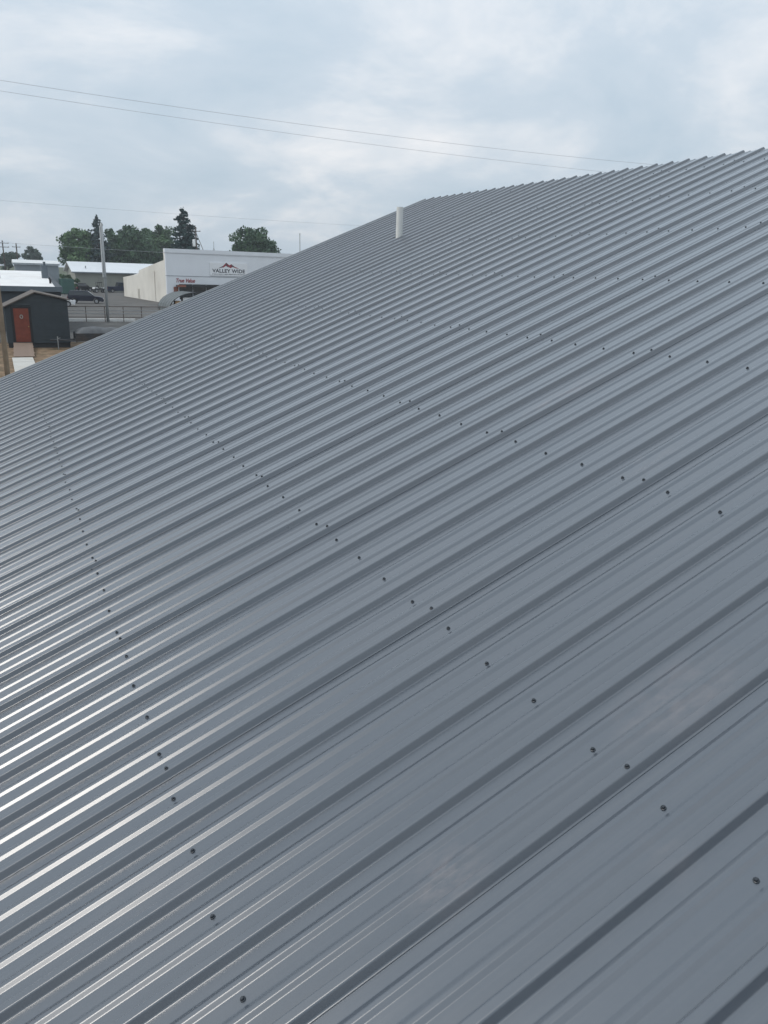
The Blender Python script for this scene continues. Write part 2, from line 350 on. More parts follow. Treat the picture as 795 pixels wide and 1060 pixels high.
while z < HP-0.1:
    z1 = min(z+0.198, HP-0.01); a0, b0 = hcut(z); a1, b1 = hcut(z1)
    spans = [((a0, a1), (0.35, 0.35)), ((1.39, 1.39), (b0, b1))] if z < 2.38 else [((a0, a1), (b0, b1))]
    for (xa0, xa1), (xb0, xb1) in spans:
        MB().add([(xa0,-0.034,z),(xb0,-0.034,z),(xb1,-0.004,z1),(xa1,-0.004,z1),(xa0,0.018,z),(xb0,0.018,z),(xb1,0.018,z1),(xa1,0.018,z1)],
                 [(0,1,2,3),(4,7,6,5),(0,4,5,1),(3,2,6,7),(0,3,7,4),(1,5,6,2)]).build('siding_board', m_slate, shed)
    z += 0.2
for (xa, za, xb, zb) in ((-0.16, HL-0.08, PX, HP+0.02), (PX, HP+0.02, SW+0.16, HR-0.015)):
    MB().prism([(xa,za), (xb,zb), (xb,zb+0.065), (xa,za+0.065)], 'y', -0.16, D_+0.15).build('roof_slope', m_shingle, shed)
dr = MB().box(0.46, 1.28, -0.035, 0.015, 0.35, 2.30).build('door', m_red, shed)
for x0, x1, z0, z1 in ((0.55,0.83,0.50,1.05),(0.91,1.19,0.50,1.05),(0.55,0.83,1.18,2.15),(0.91,1.19,1.18,2.15)):
    MB().box(x0, x1, -0.045, -0.036, z0, z1).build('door_panel', m_red, dr)
MB().lathe([(0.03,0), (0.035,-0.03), (0.02,-0.06)], 8, (1.21,-0.037,1.25), 'y').build('door_knob', m_brass, dr)
wr = MB()
for k in range(16):
    t = 2*math.pi*k/16; t2 = t+2*math.pi/16; wr.tube([(0.87+0.07*math.cos(t),-0.075,1.82+0.10*math.sin(t)), (0.87+0.07*math.cos(t2),-0.075,1.82+0.10*math.sin(t2))], 0.03, 6)
wreath = wr.build('door_wreath', mat('pale_wreath', (0.35,0.33,0.30), 0.9, 0.3, 20)); wreath.location = (0.86, 49.5, 0)
tag(wreath, 'small pale wreath hanging on the red shed door', 'wreath')
MB().box(0.33, 0.46, -0.05, 0.016, 0.33, 2.40).build('door_frame', m_black, shed); MB().box(1.28, 1.41, -0.05, 0.016, 0.33, 2.40).build('door_frame', m_black, shed); MB().box(0.461, 1.279, -0.05, 0.016, 2.301, 2.40).build('door_frame', m_black, shed)
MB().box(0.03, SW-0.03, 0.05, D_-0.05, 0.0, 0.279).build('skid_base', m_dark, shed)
# boardwalk ramp up to the door
ramp = thing('wooden_ramp', 'weathered plank ramp leading up to the red shed door', 'ramp', (1.02, 43.75, 0), -0.026)
nb = 14; Lr = 5.6
for i in range(nb):
    t0 = i/nb; z_ = 0.09 + 0.24*t0; y_ = Lr*t0
    o = MB().box(0, 1.03, 0, Lr/nb-0.03, -0.035, 0.0).build('plank', m_wood, ramp); o.location = (random.uniform(-.02,.02), y_, z_); o.rotation_euler = (math.atan(0.24/Lr), 0, random.uniform(-.01,.01))
for x in (0.08, 0.90): MB().prism([(0.02,0.0),(Lr,0.0),(Lr,0.285),(0.02,0.048)], 'x', x, x+0.05).build('stringer', m_wood, ramp)

# ------------------------------------------------------------------ trailer beside the shed
m_galv = mat('grey_galvanised', (0.30,0.31,0.31), 0.5, 0.12, 5, metal=0.2)
m_tarp = mat('grey_tarp', (0.10,0.105,0.11), 0.6, 0.25, 3, bump=0.6, bscale=6)
m_tdark = mat('dark_trailer_steel', (0.035,0.037,0.042), 0.55, 0.2, 4, dirt=(0.10,0.075,0.055), dirt_amt=0.6)
m_tyre = mat('tyre_rubber', (0.018,0.018,0.019), 0.85); m_rim = mat('steel_rim', (0.45,0.45,0.46), 0.35, 0.08, metal=0.7)
def wheel(parent, x, y, z, r, wd, axis='y', rimmat=None):
    h = wd/2
    t = MB().lathe([(r*0.62,-h), (r*0.92,-h), (r,-h*0.7), (r,h*0.7), (r*0.92,h), (r*0.62,h)], 20, (x,y,z), axis).build('wheel', m_tyre, parent, True)
    MB().lathe([(r*0.60,-h*1.02), (r*0.52,-h*0.9), (r*0.15,-h*1.03), (r*0.15,h*1.03), (r*0.52,h*0.9), (r*0.60,h*1.02)], 12, (x,y,z), axis).build('rim', rimmat or m_rim, t)
    return t
tl = thing('utility_trailer', 'dark utility trailer with grey tarp over its load beside the shed', 'trailer', (4.50, 48.5, 0))
MB().box(0, 2.9, -0.75, 0.75, 0.50, 0.58).build('bed', m_tdark, tl)
for y in (-0.75, 0.70):
    for i in range(3): MB().box(0.0, 2.9, y, y+0.05, 0.60+i*0.125, 0.71+i*0.125).build('side_board', m_tdark, tl)
    for x in (0.02, 1.4, 2.82): MB().box(x, x+0.06, y+(-0.035 if y < 0 else 0.052), y+(-0.002 if y < 0 else 0.085), 0.45, 0.98).build('stake', m_tdark, tl)
tv = []; tf = []; nx, ny = 22, 12
for i in range(nx+1):
    for j in range(ny+1):
        a, b = i/nx, j/ny; ed = min(min(a, 1-a)*5, min(b, 1-b)*3.5, 1.0)
        tv.append((0.08+2.7*a, -0.68+1.36*b, 0.90 + 0.45*ed**0.5*(0.86+0.28*mnoise.noise((a*3.1, b*2.3, 1.7))) + 0.02*mnoise.noise((a*14, b*9, 3))))
for i in range(nx):
    for j in range(ny): q = i*(ny+1)+j; tf.append((q, q+ny+1, q+ny+2, q+1))
tarp = MB().add(tv, tf).build('tarp', m_tarp, tl, True)
MB().box(0.06, 2.80, -0.695, 0.695, 0.585, 0.905).build('load', m_tdark, tl)
MB().tube([(0,-0.5,0.53), (-1.1,0,0.53)], 0.04).tube([(0,0.5,0.53), (-1.1,0,0.53)], 0.04).tube([(-1.1,0,0.53), (-1.35,0,0.53)], 0.05).build('tongue', m_tdark, tl)
MB().tube([(-0.95,-0.09,0.0), (-0.95,-0.09,0.75)], 0.03).tube([(-0.95,-0.09,0.62), (-0.8,-0.09,0.66)], 0.02).build('jack_stand', m_galv, tl)
for y in (-0.90, 0.90): wheel(tl, 1.55, y, 0.34, 0.34, 0.20); 
for y in (-0.95, 0.80): MB().prism([(1.10,0.66),(1.20,0.80),(1.90,0.80),(2.00,0.66),(1.95,0.66),(1.88,0.76),(1.22,0.76),(1.15,0.66)], 'y', y, y+0.15).build('mudguard', m_tdark, tl)
# white lidded chest farther along the yard
m_white = mat('white_paint', (0.78,0.78,0.76), 0.5, 0.04, 3, dirt=(0.5,0.48,0.44), dirt_amt=0.3)
ch = thing('storage_chest', 'low white lidded chest on the gravel behind the tarped trailer', 'chest', (7.25, 56.0, 0))
MB().box(0.04, 1.16, 0.04, 0.86, 0.0, 0.45).build('body', m_white, ch); MB().prism([(0,0.452),(1.2,0.452),(1.2,0.52),(1.12,0.58),(0.08,0.58),(0,0.52)], 'y', 0, 0.9).build('lid', m_white, ch)
MB().box(0.50, 0.70, 0.01, 0.038, 0.36, 0.43).build('latch', m_rim, ch)

# ------------------------------------------------------------------ pipe rail fence and poles
m_rust = mat('rusty_pipe', (0.10,0.075,0.06), 0.8, 0.25, 6)
fen = thing('rail_fence', 'rusty four-rail pipe fence standing along the white kerb', 'fence', (5.0, 73.7, 0))
for i in range(9): MB().tube([(0.98+1.62*i,0,0), (0.98+1.62*i,0,1.40)], 0.035, 8).build('post', m_rust, fen)
for z_, m_ in ((1.36,m_rust), (1.02,m_galv), (0.74,m_galv), (0.42,m_rust)): MB().tube([(0,-0.055,z_), (14.5,-0.055,z_)], 0.028 if z_ < 1.3 else 0.034, 8).build('rail', m_, fen)
m_pole = mat('weathered_pole_wood', (0.30,0.255,0.20), 0.9, 0.2, 3, bump=0.5, bscale=12); m_greypole = mat('silver_grey_pole', (0.36,0.375,0.375), 0.6, 0.1, 2, metal=0.15)
m_gal2 = mat('pale_conduit', (0.62,0.63,0.62), 0.45, 0.06, 3)
ins_m = mat('insulator', (0.35,0.36,0.36), 0.3)
wp = thing('wooden_utility_pole', 'weathered wooden pole beside the pale walkway at the shed', 'utility pole', (0.62, 33.0, 0))
MB().tube([(0,0,0), (0,0,6), (0,0,12.0)], [0.105,0.095,0.08], 14).build('pole', m_pole, wp, True)
MB().box(-0.55, 0.55, -0.16, -0.095, 11.00, 11.12).build('crossarm', m_pole, wp)
for x in (-0.45, 0.45): MB().lathe([(0.03,11.121), (0.05,11.18), (0.03,11.27)], 8, (x,-0.125,0)).build('insulator', ins_m, wp)
gp = thing('grey_pole', 'tall silver grey pole with pale conduit rising from the rail fence', 'pole', (9.36, 72.9, 0))
MB().tube([(0,0,0), (0.02,0,4), (0.03,0,8.45)], [0.125,0.115,0.10], 14).build('pole', m_greypole, gp, True)
MB().tube([(-0.14,-0.05,3.9), (-0.11,-0.05,8.2)], 0.05, 8).build('conduit', m_gal2, gp); MB().lathe([(0.14,3.8), (0.15,3.85), (0.15,3.95), (0.14,4.0)], 12).build('band', m_galv, gp)
m_dkwood = mat('dark_pole_wood', (0.075,0.06,0.05), 0.9, 0.2, 2)
def upole(label, x, y, h, arms, tr=False):
    t = thing('utility_pole', label, 'utility pole', (x, y, 0))
    MB().tube([(0,0,0), (0,0,h)], [0.17,0.12], 10).build('pole', m_dkwood, t, True)
    for z_, wd in arms:
        MB().box(-wd, wd, -0.20, -0.10, z_-0.06, z_+0.06).build('crossarm', m_dkwood, t)
        for xx in (-wd*0.9, 0, wd*0.9): MB().lathe([(0.05,z_+0.06), (0.07,z_+0.14), (0.04,z_+0.22)], 8, (xx,-0.15,0)).build('insulator', ins_m, t)
    if tr:
        MB().lathe([(0.24,h-3.3), (0.27,h-3.2), (0.27,h-2.2), (0.2,h-2.1)], 12, (-0.42,-0.1,0)).build('transformer', m_gal2, t, True)
        MB().tube([(0.05,0,h-1.0), (1.4,0.2,h-4.2)], 0.05, 6).build('brace', m_dkwood, t)
    return t
upole('dark pole with pale transformer can between spruce and store parapet', 33.86, 144.3, 12.1, [(11.4,0.8)], True)
upole('dark utility pole with two crossarms beside the far small trees', 2.75, 188, 9.5, [(9.0,1.2),(8.2,1.2)])
upole('thin dark utility pole with one crossarm before the square-topped far tree', 5.35, 188, 9.1, [(8.3,0.8)])
an = thing('antenna', 'thin antenna mast on tripod foot standing on the store roof', 'antenna', (30.6, 118.5, 6.0))
MB().tube([(0,0,0), (0,0,2.9)], 0.035, 6).build('mast', m_galv, an); MB().tube([(0,0,2.0), (0.25,0,1.4)], 0.03, 6).tube([(0,0,2.0), (-0.2,0.1,1.4)], 0.03, 6).build('stay', m_galv, an)
tag(MB().tube([(0,0,0),(0,0,10.6)], [0.10,0.06], 8).lathe([(0.09,10.6),(0.11,10.7),(0.05,10.8)], 8).build('flag_pole', m_galv), 'slender bare grey pole rising behind the metal roof beyond the store', 'pole').location = (44.9, 120.2, 0)
m_wire = mat('wire', (0.45,0.47,0.49), 0.5)
def wire(label, p, q, sag, rad, grp=None):
    p, q = Vector(p), Vector(q); pts = []
    for i in range(41): t = i/40; pts.append(p.lerp(q, t) - Vector((0,0,sag*4*t*(1-t))))
    return tag(MB().tube(pts, rad, 6).build('power_line', m_wire), label, 'wire', grp)
wire('upper of the two close overhead wires crossing the open sky', (1.07,32.88,11.29), (62,32.88,12.3), 0.78, 0.0062)
wire('lower of the two close overhead wires crossing the open sky', (0.70,32.88,10.95), (62,32.88,11.3), 0.70, 0.0058)
wire('single overhead wire above the tree tops', (-30,110,13.2), (80,110,12.2), 0.8, 0.013)
wire('single wire slung past the silver grey pole below the tree tops', (-22,72.6,7.3), (26,72.6,6.05), 0.22, 0.012)

# ------------------------------------------------------------------ dark shop with the white low-slope roof
m_wroof = mat('white_membrane_roof', (0.80,0.79,0.77), 0.6, 0.04, 1.2, dirt=(0.62,0.58,0.54), dirt_amt=0.35)
m_fascia = mat('grey_blue_fascia', (0.12,0.145,0.165), 0.5, 0.08, 2); m_dwall = mat('dark_slate_wall', (0.055,0.066,0.076), 0.75, 0.12, 1.5)
lb = thing('white_roofed_shop', 'dark walled shop with white low-slope roof behind the shed', 'building', (-14, 62, 0))
MB().box(0, 18.9, 0.3, 13.7, 0, 2.9).build('wall', m_dwall, lb)
MB().prism([(0,3.2),(14.2,4.25),(14.2,3.9),(0,2.901)], 'x', -0.3, 18.55).build('roof', m_wroof, lb)
MB().box(-0.3, 19.0, -0.12, -0.004, 2.90, 3.27).build('fascia', m_fascia, lb)
MB().prism([(0,2.905),(0,3.26),(14.2,4.0),(14.2,3.3)], 'x', 18.56, 19.0).build('end_parapet', m_dwall, lb)
vb = MB().box(18.05, 18.52, 7.4, 8.0, 3.6, 4.78).build('chimney_box', m_fascia, lb); MB().lathe([(0.10,4.78),(0.10,5.05)], 8, (18.32,7.7,0)).build('flue', m_fascia, vb)
MB().tube([(18.4,3.2,3.35), (18.4,3.2,3.72), (18.32,3.2,3.86)], 0.08, 8).build('roof_vent', m_black, lb)
MB().tube([(14.9,6.5,4.6),(14.3,9.5,5.6)], 0.05, 6).tube([(14.9,6.5,3.65),(14.9,6.5,4.65)], 0.05, 6).build('cable_mast', m_dkwood, lb)
MB().box(18.95, 19.02, 2.0, 3.0, 0.9, 2.0).build('window', m_black, lb)

# far grey building, white metal warehouse
fb = thing('far_grey_building', 'far grey building with pale flat roof edge below the small trees', 'building', (3.9, 150, 0))
m_fgrey = mat('far_grey_wall', (0.24,0.27,0.29), 0.8, 0.06, 1); m_pale = mat('pale_roof_edge', (0.66,0.67,0.66), 0.6, 0.05, 1)
MB().box(0, 6.9, 0, 9, 0, 4.75).build('wall', m_fgrey, fb); MB().box(-0.3, 7.1, -0.25, 9.2, 4.76, 5.05).build('fascia', mat('dull_fascia', (0.40,0.44,0.46), 0.6), fb); MB().prism([(-0.3,5.052),(9.2,5.052),(4.4,5.6)], 'x', -0.35, 7.15).build('roof', m_pale, fb)
m_tan = mat('sage_tan_wall', (0.33,0.335,0.285), 0.8, 0.07, 0.6, dirt=(0.22,0.20,0.17), dirt_amt=0.3); m_wmetal = mat('white_metal_roof', (0.74,0.76,0.78), 0.35, 0.04, 0.5)
wb = thing('white_roofed_warehouse', 'long tan warehouse with white metal gable roof under the trees', 'building', (15.0, 168, 0))
MB().prism([(0,0),(0,3.7),(10,5.45),(20,3.7),(20,0)], 'x', 0, 19.5).build('wall', m_tan, wb)
rf1 = MB().prism([(-0.6,3.60),(10,5.55),(10,5.70),(-0.6,3.75)], 'x', -0.7, 20.0).build('roof_slope', m_wmetal, wb); MB().prism([(20.6,3.60),(10,5.55),(10,5.70),(20.6,3.75)], 'x', -0.7, 20.0).build('roof_slope', m_wmetal, wb)
MB().box(-0.7, 20, -0.68, -0.602, 3.52, 3.72).build('gutter', m_fgrey, wb); MB().lathe([(0.12,3.9),(0.12,4.9)], 8, (2.3,3,0)).build('roof_pipe', m_galv, rf1)
for x in (4.2, 9.0, 13.5): MB().box(x, x+2.6, -0.06, -0.004, 0, 2.7).build('shutter_door', mat('tan_shutter', (0.29,0.29,0.25), 0.7), wb)

# ------------------------------------------------------------------ hardware store
m_fac = mat('store_facade_grey_white', (0.83,0.845,0.865), 0.55, 0.03, 0.5); m_cream = mat('cream_side_wall', (0.80,0.76,0.68), 0.85, 0.05, 0.5, bump=0.3, bscale=4, dirt=(0.58,0.54,0.47), dirt_amt=0.45)
m_seam = mat('seam_grey', (0.30,0.31,0.33), 0.7); m_win = mat('dark_glass', (0.02,0.025,0.03), 0.08, 0.05, spec=0.7); m_orange = mat('rust_orange', (0.26,0.085,0.05), 0.7)
st = thing('hardware_store', 'white store with cream side wall and mountain sign on its facade', 'building', (22.55, 114.1, 0), R_(4))
FL = 46.0
MB().box(0, FL, 0, 0.5, 3.9, 7.0).build('upper_facade', m_fac, st)
MB().box(-0.1, FL+0.1, -0.12, 0.55, 7.002, 7.55).build('parapet_cap', m_fac, st)
MB().box(0, FL, -0.04, 0.5, 3.83, 3.898).build('seam', m_seam, st)
MB().box(0, FL, 0.002, 0.5, 2.75, 3.828).build('lower_band', m_fac, st)
MB().box(0, 1.75, 0.02, 0.5, 0, 2.748).build('corner_pier', m_fac, st)
for i in range(7):
    x0 = 1.76 + i*6.2; x1 = x0+6.0
    wn = MB().box(x0, x1, 0.14, 0.30, 0.6, 2.72).build('window', m_win, st)
    for k in range(4): xx = x0+(x1-x0)*k/3; MB().box(xx-0.05, xx+0.05, 0.06, 0.138, 0.6, 2.72).build('mullion', m_seam, wn)
    MB().box(x0, x1, 0.03, 0.45, 0, 0.598).build('sill_wall', m_fac, st)
MB().box(1.3, FL-1, -0.9, -0.045, 2.38, 2.62).build('awning', m_black, st)
MB().box(1.25, 2.5, -0.92, -0.902, 2.36, 2.66).build('awning_end', m_orange, st); MB().box(0.95, 1.6, -0.06, 0.0, 1.5, 2.36).build('poster', m_orange, st)
MB().prism([(0.51,0),(0.51,7.5),(1.1,7.5),(1.1,5.95),(2.4,5.85),(16.5,4.45),(17.0,3.85),(28.5,3.2),(28.5,0)], 'x', 0, 0.35).build('side_wall', m_cream, st)
MB().prism([(0.52,5.6),(28.5,3.1),(28.5,2.9),(0.52,5.4)], 'x', 0.36, FL).build('roof', m_wroof, st)
MB().box(0.36, FL, 28.2, 28.5, 0, 2.9).build('rear_wall', m_cream, st); MB().box(FL-0.35, FL, 0.52, 28.19, 0, 2.9).build('side_wall', m_cream, st)
for y in (6.5, 16.8, 17.6): MB().box(-0.12, -0.004, y, y+0.15, 0, 4.4 if y < 10 else 1.6).build('downpipe', m_cream, st)
# the sign board
SX, SZ = 9.35, 5.02; FU = 6.35
sgn = thing('store_sign', 'white sign board with red mountains reading VALLEY WIDE on the facade', 'sign', st.matrix_world @ Vector((0,0,0)), 0)
sgn.location = (22.55 + 6.35*math.cos(R_(4)), 114.1 + 6.35*math.sin(R_(4)), 4.05); sgn.rotation_euler = (0, 0, R_(4))
SWD, SHT = 5.75, 1.82
MB().box(0, SWD, -0.12, -0.005, 0, SHT).build('board', mat('sign_white', (0.88,0.88,0.88), 0.4, 0.02), sgn)
m_logored = mat('logo_red', (0.30,0.02,0.035), 0.5, 0.05); m_ink = mat('sign_ink', (0.02,0.022,0.035), 0.5); m_logodk = mat('logo_dark', (0.06,0.035,0.045), 0.5)
def flat(pts, name, m, y=-0.128): return MB().prism(pts, 'y', y, -0.1195).build(name, m, sgn)
flat([(1.25,1.02),(2.05,1.42),(2.50,1.86),(2.72,1.70),(2.95,1.50),(3.30,1.66),(3.70,1.36),(4.55,1.02),(3.95,1.12),(3.45,1.28),(3.15,1.10),(2.85,1.28),(2.45,1.42),(2.05,1.16),(1.75,1.14)], 'mountain', m_logored)
for pts in ([(2.50,1.84),(2.72,1.70),(2.60,1.44),(2.95,1.20),(2.62,1.30),(2.40,1.48)], [(1.25,1.02),(2.05,1.42),(1.95,1.22),(1.7,1.14)], [(3.30,1.64),(3.70,1.36),(3.55,1.26),(3.30,1.40)]): flat(pts, 'mountain_shade', m_logodk, -0.134)
tm = text_mesh('VALLEY WIDE', 0.70, extrude=0.006, offset=0.018, spacing=1.05); to = obj('lettering', tm, m_ink, sgn)
xs = [v.co.x for v in tm.vertices]; sx = 5.0/(max(xs)-min(xs)); to.scale = (sx, 1.0, 1); to.location = (SWD/2, -0.127, 0.66); to.rotation_euler = (R_(90), 0, 0)
for i in range(26): MB().box(0.35+i*0.195, 0.35+i*0.195+random.uniform(0.09,0.15), -0.126, -0.1195, 0.16, 0.27).build('small_letter', m_ink, sgn)
tv_ = thing('store_lettering', 'red script lettering fixed low on the store facade', 'lettering', (22.55+1.2*math.cos(R_(4)), 114.1+1.2*math.sin(R_(4)), 3.2), R_(4))
t2 = text_mesh('True Value', 0.95, shear=0.35, extrude=0.02, offset=0.02); o = obj('lettering', t2, mat('script_red', (0.30,0.018,0.03), 0.45), tv_); o.location = (1.45, -0.02, 0.02); o.rotation_euler = (R_(90), 0, 0)
xs = [v.co.x for v in t2.vertices]; o.scale = (2.75/(max(xs)-min(xs)), 0.8, 1)

# ------------------------------------------------------------------ arched shelter on the lot
m_arch = mat('grey_ribbed_shelter', (0.11,0.125,0.125), 0.55, 0.2, 2)
sh = thing('arched_shelter', 'grey half-round open-ended shelter standing before the white store', 'shelter', (18.55, 92.4, 0))
for seg in range(5):
    y0 = seg*1.45; v_ = []; n2 = 18
    for (ry, yy) in ((1.0, y0), (1.0, y0+1.43)):
        for r in (3.2*ry, 3.14*ry):
            for k in range(n2+1): t = math.pi*k/n2; v_.append((3.2 - r*math.cos(t), yy, r*0.67*math.sin(t) + 0.02))
    q = n2+1; f_ = []
    for k in range(n2): f_ += [(k, k+1, 2*q+k+1, 2*q+k), (q+k, 3*q+k, 3*q+k+1, q+k+1), (k, q+k, q+k+1, k+1), (2*q+k, 2*q+k+1, 3*q+k+1, 3*q+k)]
    MB().add(v_, f_).build('arch_panel', m_arch, sh)
for yy in (0.02, 1.44, 2.89, 4.34, 5.79, 7.23):
    MB().tube([(3.2-3.21*math.cos(math.pi*k/18), yy, 2.155*math.sin(math.pi*k/18)+0.01) for k in range(19)], 0.05 if yy < 0.1 else 0.022, 6).build('hoop', m_black if yy < 0.1 else m_tdark, sh)
m_load = mat('tan_timber', (0.42,0.26,0.13), 0.8, 0.2, 4)
for x, wx, z1, m_, lab, nm in ((19.35,0.75,1.2,m_load,'tan timber crate inside the mouth of the grey arched shelter','timber_crate'), (20.25,1.9,1.6,m_white,'white wrapped pallet inside the grey arched shelter','wrapped_pallet')):
    t = thing(nm, lab, nm.split('_')[1], (x, 92.7, 0))
    MB().box(0, wx, 0, 1.2, 0, 0.12).build('base', m_wood, t); MB().prism([(0.03,0.121),(wx-0.03,0.121),(wx-0.05,z1-0.05),(wx-0.15,z1),(0.12,z1),(0.04,z1-0.08)], 'y', 0.03, 1.15).build('load', m_, t)
    if nm == 'timber_crate':
        for i in range(4): MB().box(0.0, wx, -0.025, 0.028, 0.16+i*0.25, 0.34+i*0.25).build('slat', m_load, t)

# ------------------------------------------------------------------ vehicles
def car(name, label, x, y, rz, paint, Ln, Wd, Ht, style='suv'):
    t = thing(name, label, 'truck' if style == 'pickup' else 'car', (x, y, 0), rz)
    R = 0.34; xf, xr = Ln*0.80, Ln*0.19; bh = Ht*0.60
    def arch(cx): return [(cx + (R+0.06)*math.cos(a), R + (R+0.06)*math.sin(a)) for a in [math.pi*(i/8) for i in range(9)]]
    lower = [(0.06,0.30)] + arch(xr)[::-1] + arch(xf)[::-1] + [(Ln-0.08,0.26), (Ln,0.42), (Ln-0.01,0.62), (Ln-0.10,bh*0.80), (Ln-0.55,bh*0.93), (Ln*0.70,bh)]
    if style == 'pickup': lower += [(0.04,bh), (0,bh*0.9)]
    elif style == 'suv': lower += [(0.05,bh), (0,bh*0.75)]
    else: lower += [(0.55,bh), (0.08,bh*0.96), (0,bh*0.75)]
    h = Wd/2
    mb = MB(); sl = [(-h,0.97,0.0), (-h+0.07,1.0,0.0), (h-0.07,1.0,0.0), (h,0.97,0.0)]; n = len(lower)
    cx0, cz0 = Ln/2, 0.55
    for yy, s_, _ in sl: mb.v += [(cx0+(px_-cx0)*(s_+ (0.015 if s_ < 1 else 0)), yy, cz0+(pz-cz0)*s_) for px_, pz in lower]
    for a in range(3):
        for i in range(n): mb.f.append((a*n+i, a*n+(i+1) % n, (a+1)*n+(i+1) % n, (a+1)*n+i))
    mb.f.append(tuple(range(n))[::-1]); mb.f.append(tuple(range(3*n, 4*n)))
    body = mb.build('body', paint, t)
    if style == 'pickup': g0, g1, g2, g3 = Ln*0.40, Ln*0.44, Ln*0.62, Ln*0.74
    elif style == 'suv': g0, g1, g2, g3 = 0.04, 0.34, Ln*0.56, Ln*0.755
    else: g0, g1, g2, g3 = 0.45, 1.15, Ln*0.52, Ln*0.72
    def cab(z0, z1, x0, x1, x2, x3, y0, y1): return [(x0,-y0,z0),(x3,-y0,z0),(x3,y0,z0),(x0,y0,z0),(x1,-y1,z1),(x2,-y1,z1),(x2,y1,z1),(x1,y1,z1)]
    bf = [(0,3,2,1),(4,5,6,7),(0,1,5,4),(1,2,6,5),(2,3,7,6),(3,0,4,7)]
    MB().add(cab(bh-0.02, Ht, g0, g1, g2, g3, h-0.06, h-0.24), bf).build('cabin', paint, t)
    # glass slightly proud of the cabin
    def lerp(a, b, q): return a+(b-a)*q
    def side(xa, xb, q0, q1, sgn_):
        def P(u, q): lo = lerp(g0, g3, u); hi = lerp(g1, g2, u); yy = lerp(h-0.06, h-0.24, q)*sgn_; return (lerp(lo, hi, q), yy + 0.012*sgn_, lerp(bh-0.02, Ht, q))
        def Q(p): return (p[0], p[1]-0.03*sgn_, p[2])
        c4 = [P(xa,q0), P(xb,q0), P(xb,q1), P(xa,q1)]
        return MB().add(c4+[Q(p) for p in c4], [(0,1,2,3),(7,6,5,4),(0,4,5,1),(1,5,6,2),(2,6,7,3),(3,7,4,0)]).build('side_window', m_win, t)
    cuts = ((0.05,0.47),(0.51,0.95)) if style != 'suv' else ((0.05,0.28),(0.31,0.60),(0.63,0.95))
    for sg in (-1, 1):
        for a, b in cuts: side(a, b, 0.14, 0.86, sg)
    for (xa, xb, nm, dx) in ((g3, g2, 'windscreen', 0.012), (g0, g1, 'rear_window', -0.012)):
        c4 = [(lerp(xa,xb,0.10)+dx,-(h-0.14),lerp(bh,Ht,0.10)), (lerp(xa,xb,0.10)+dx,h-0.14,lerp(bh,Ht,0.10)), (lerp(xa,xb,0.90)+dx,h-0.28,lerp(bh,Ht,0.90)), (lerp(xa,xb,0.90)+dx,-(h-0.28),lerp(bh,Ht,0.90))]
        MB().add(c4+[(p[0]-dx*2.5,p[1],p[2]) for p in c4], [(0,1,2,3),(7,6,5,4),(0,4,5,1),(1,5,6,2),(2,6,7,3),(3,7,4,0)]).build(nm, m_win, t)
    if style == 'pickup': MB().box(0.12, g0-0.06, -h+0.12, h-0.12, bh-0.002, bh+0.012).build('bed_liner', m_black, t)
    for xx in (xr, xf):
        for yy in (-h+0.11, h-0.11): wheel(t, xx, yy, R, R, 0.22)
    for sg in (-1, 1):
        MB().prism([(Ln-0.16,0.66),(Ln+0.005,0.60),(Ln-0.005,0.74),(Ln-0.22,0.80)], 'y', sg*(h-0.10)-0.22*(sg > 0), sg*(h-0.10)+0.22*(sg < 0)).build('headlight', mat('headlight', (0.75,0.76,0.78), 0.15), t)
        MB().box(-0.015, 0.08, min(sg*(h-0.02), sg*(h-0.24)), max(sg*(h-0.02), sg*(h-0.24)), bh*0.62, bh*0.90).build('tail_light', mat('tail_red', (0.3,0.01,0.01), 0.2), t)
        MB().box(g3-0.28, g3-0.12, min(sg*(h-0.02), sg*(h+0.16)), max(sg*(h-0.02), sg*(h+0.16)), bh+0.0, bh+0.13).build('mirror', paint, t)
    MB().box(Ln-0.06, Ln+0.03, -h+0.15, h-0.15, 0.34, 0.50).build('bumper', m_black, t)
    return t
p_blue = mat('dark_blue_car_paint', (0.007,0.009,0.024), 0.38, 0.05, spec=0.35, coat=0.1); p_white = mat('white_car_paint', (0.75,0.75,0.74), 0.3, 0.02, coat=0.4); p_blk = mat('black_car_paint', (0.010,0.011,0.014), 0.38, 0.05, spec=0.35, coat=0.1); p_pk = mat('navy_pickup_paint', (0.014,0.019,0.048), 0.38, 0.05, spec=0.35, coat=0.1)
car('parked_car', 'dark blue sport utility car with pale wheels on the lot beyond the rail fence', 9.05, 112.3, R_(-8), p_blue, 4.55, 1.82, 1.66)
car('parked_car', 'white car mostly hidden behind the garden shed', 4.85, 102.6, R_(-4), p_white, 4.3, 1.75, 1.45, 'sedan')
car('parked_car', 'small black car parked against the tan warehouse wall', 14.6, 166.0, R_(20), p_blk, 3.3, 1.75, 1.6)
car('parked_pickup', 'navy pickup truck parked at the far corner of the cream store wall', 19.9, 162.3, R_(10), p_pk, 5.2, 1.9, 1.95, 'pickup')
uv = thing('utility_buggy', 'small open buggy with white fenders and dark canopy before the tan warehouse', 'buggy', (17.3, 159.8, 0), R_(12))
MB().prism([(0,0.45),(0.1,0.85),(0.7,0.95),(0.8,0.6),(1.5,0.6),(1.6,0.9),(2.3,0.85),(2.3,0.45)], 'y', -0.55, 0.55).build('body', m_tdark, uv)
for x0 in (0.0, 1.62): MB().prism([(x0,0.72),(x0+0.1,0.98),(x0+0.65,1.0),(x0+0.75,0.75),(x0+0.6,0.86),(x0+0.15,0.85)], 'y', -0.74, 0.74).build('fender', p_white, uv)
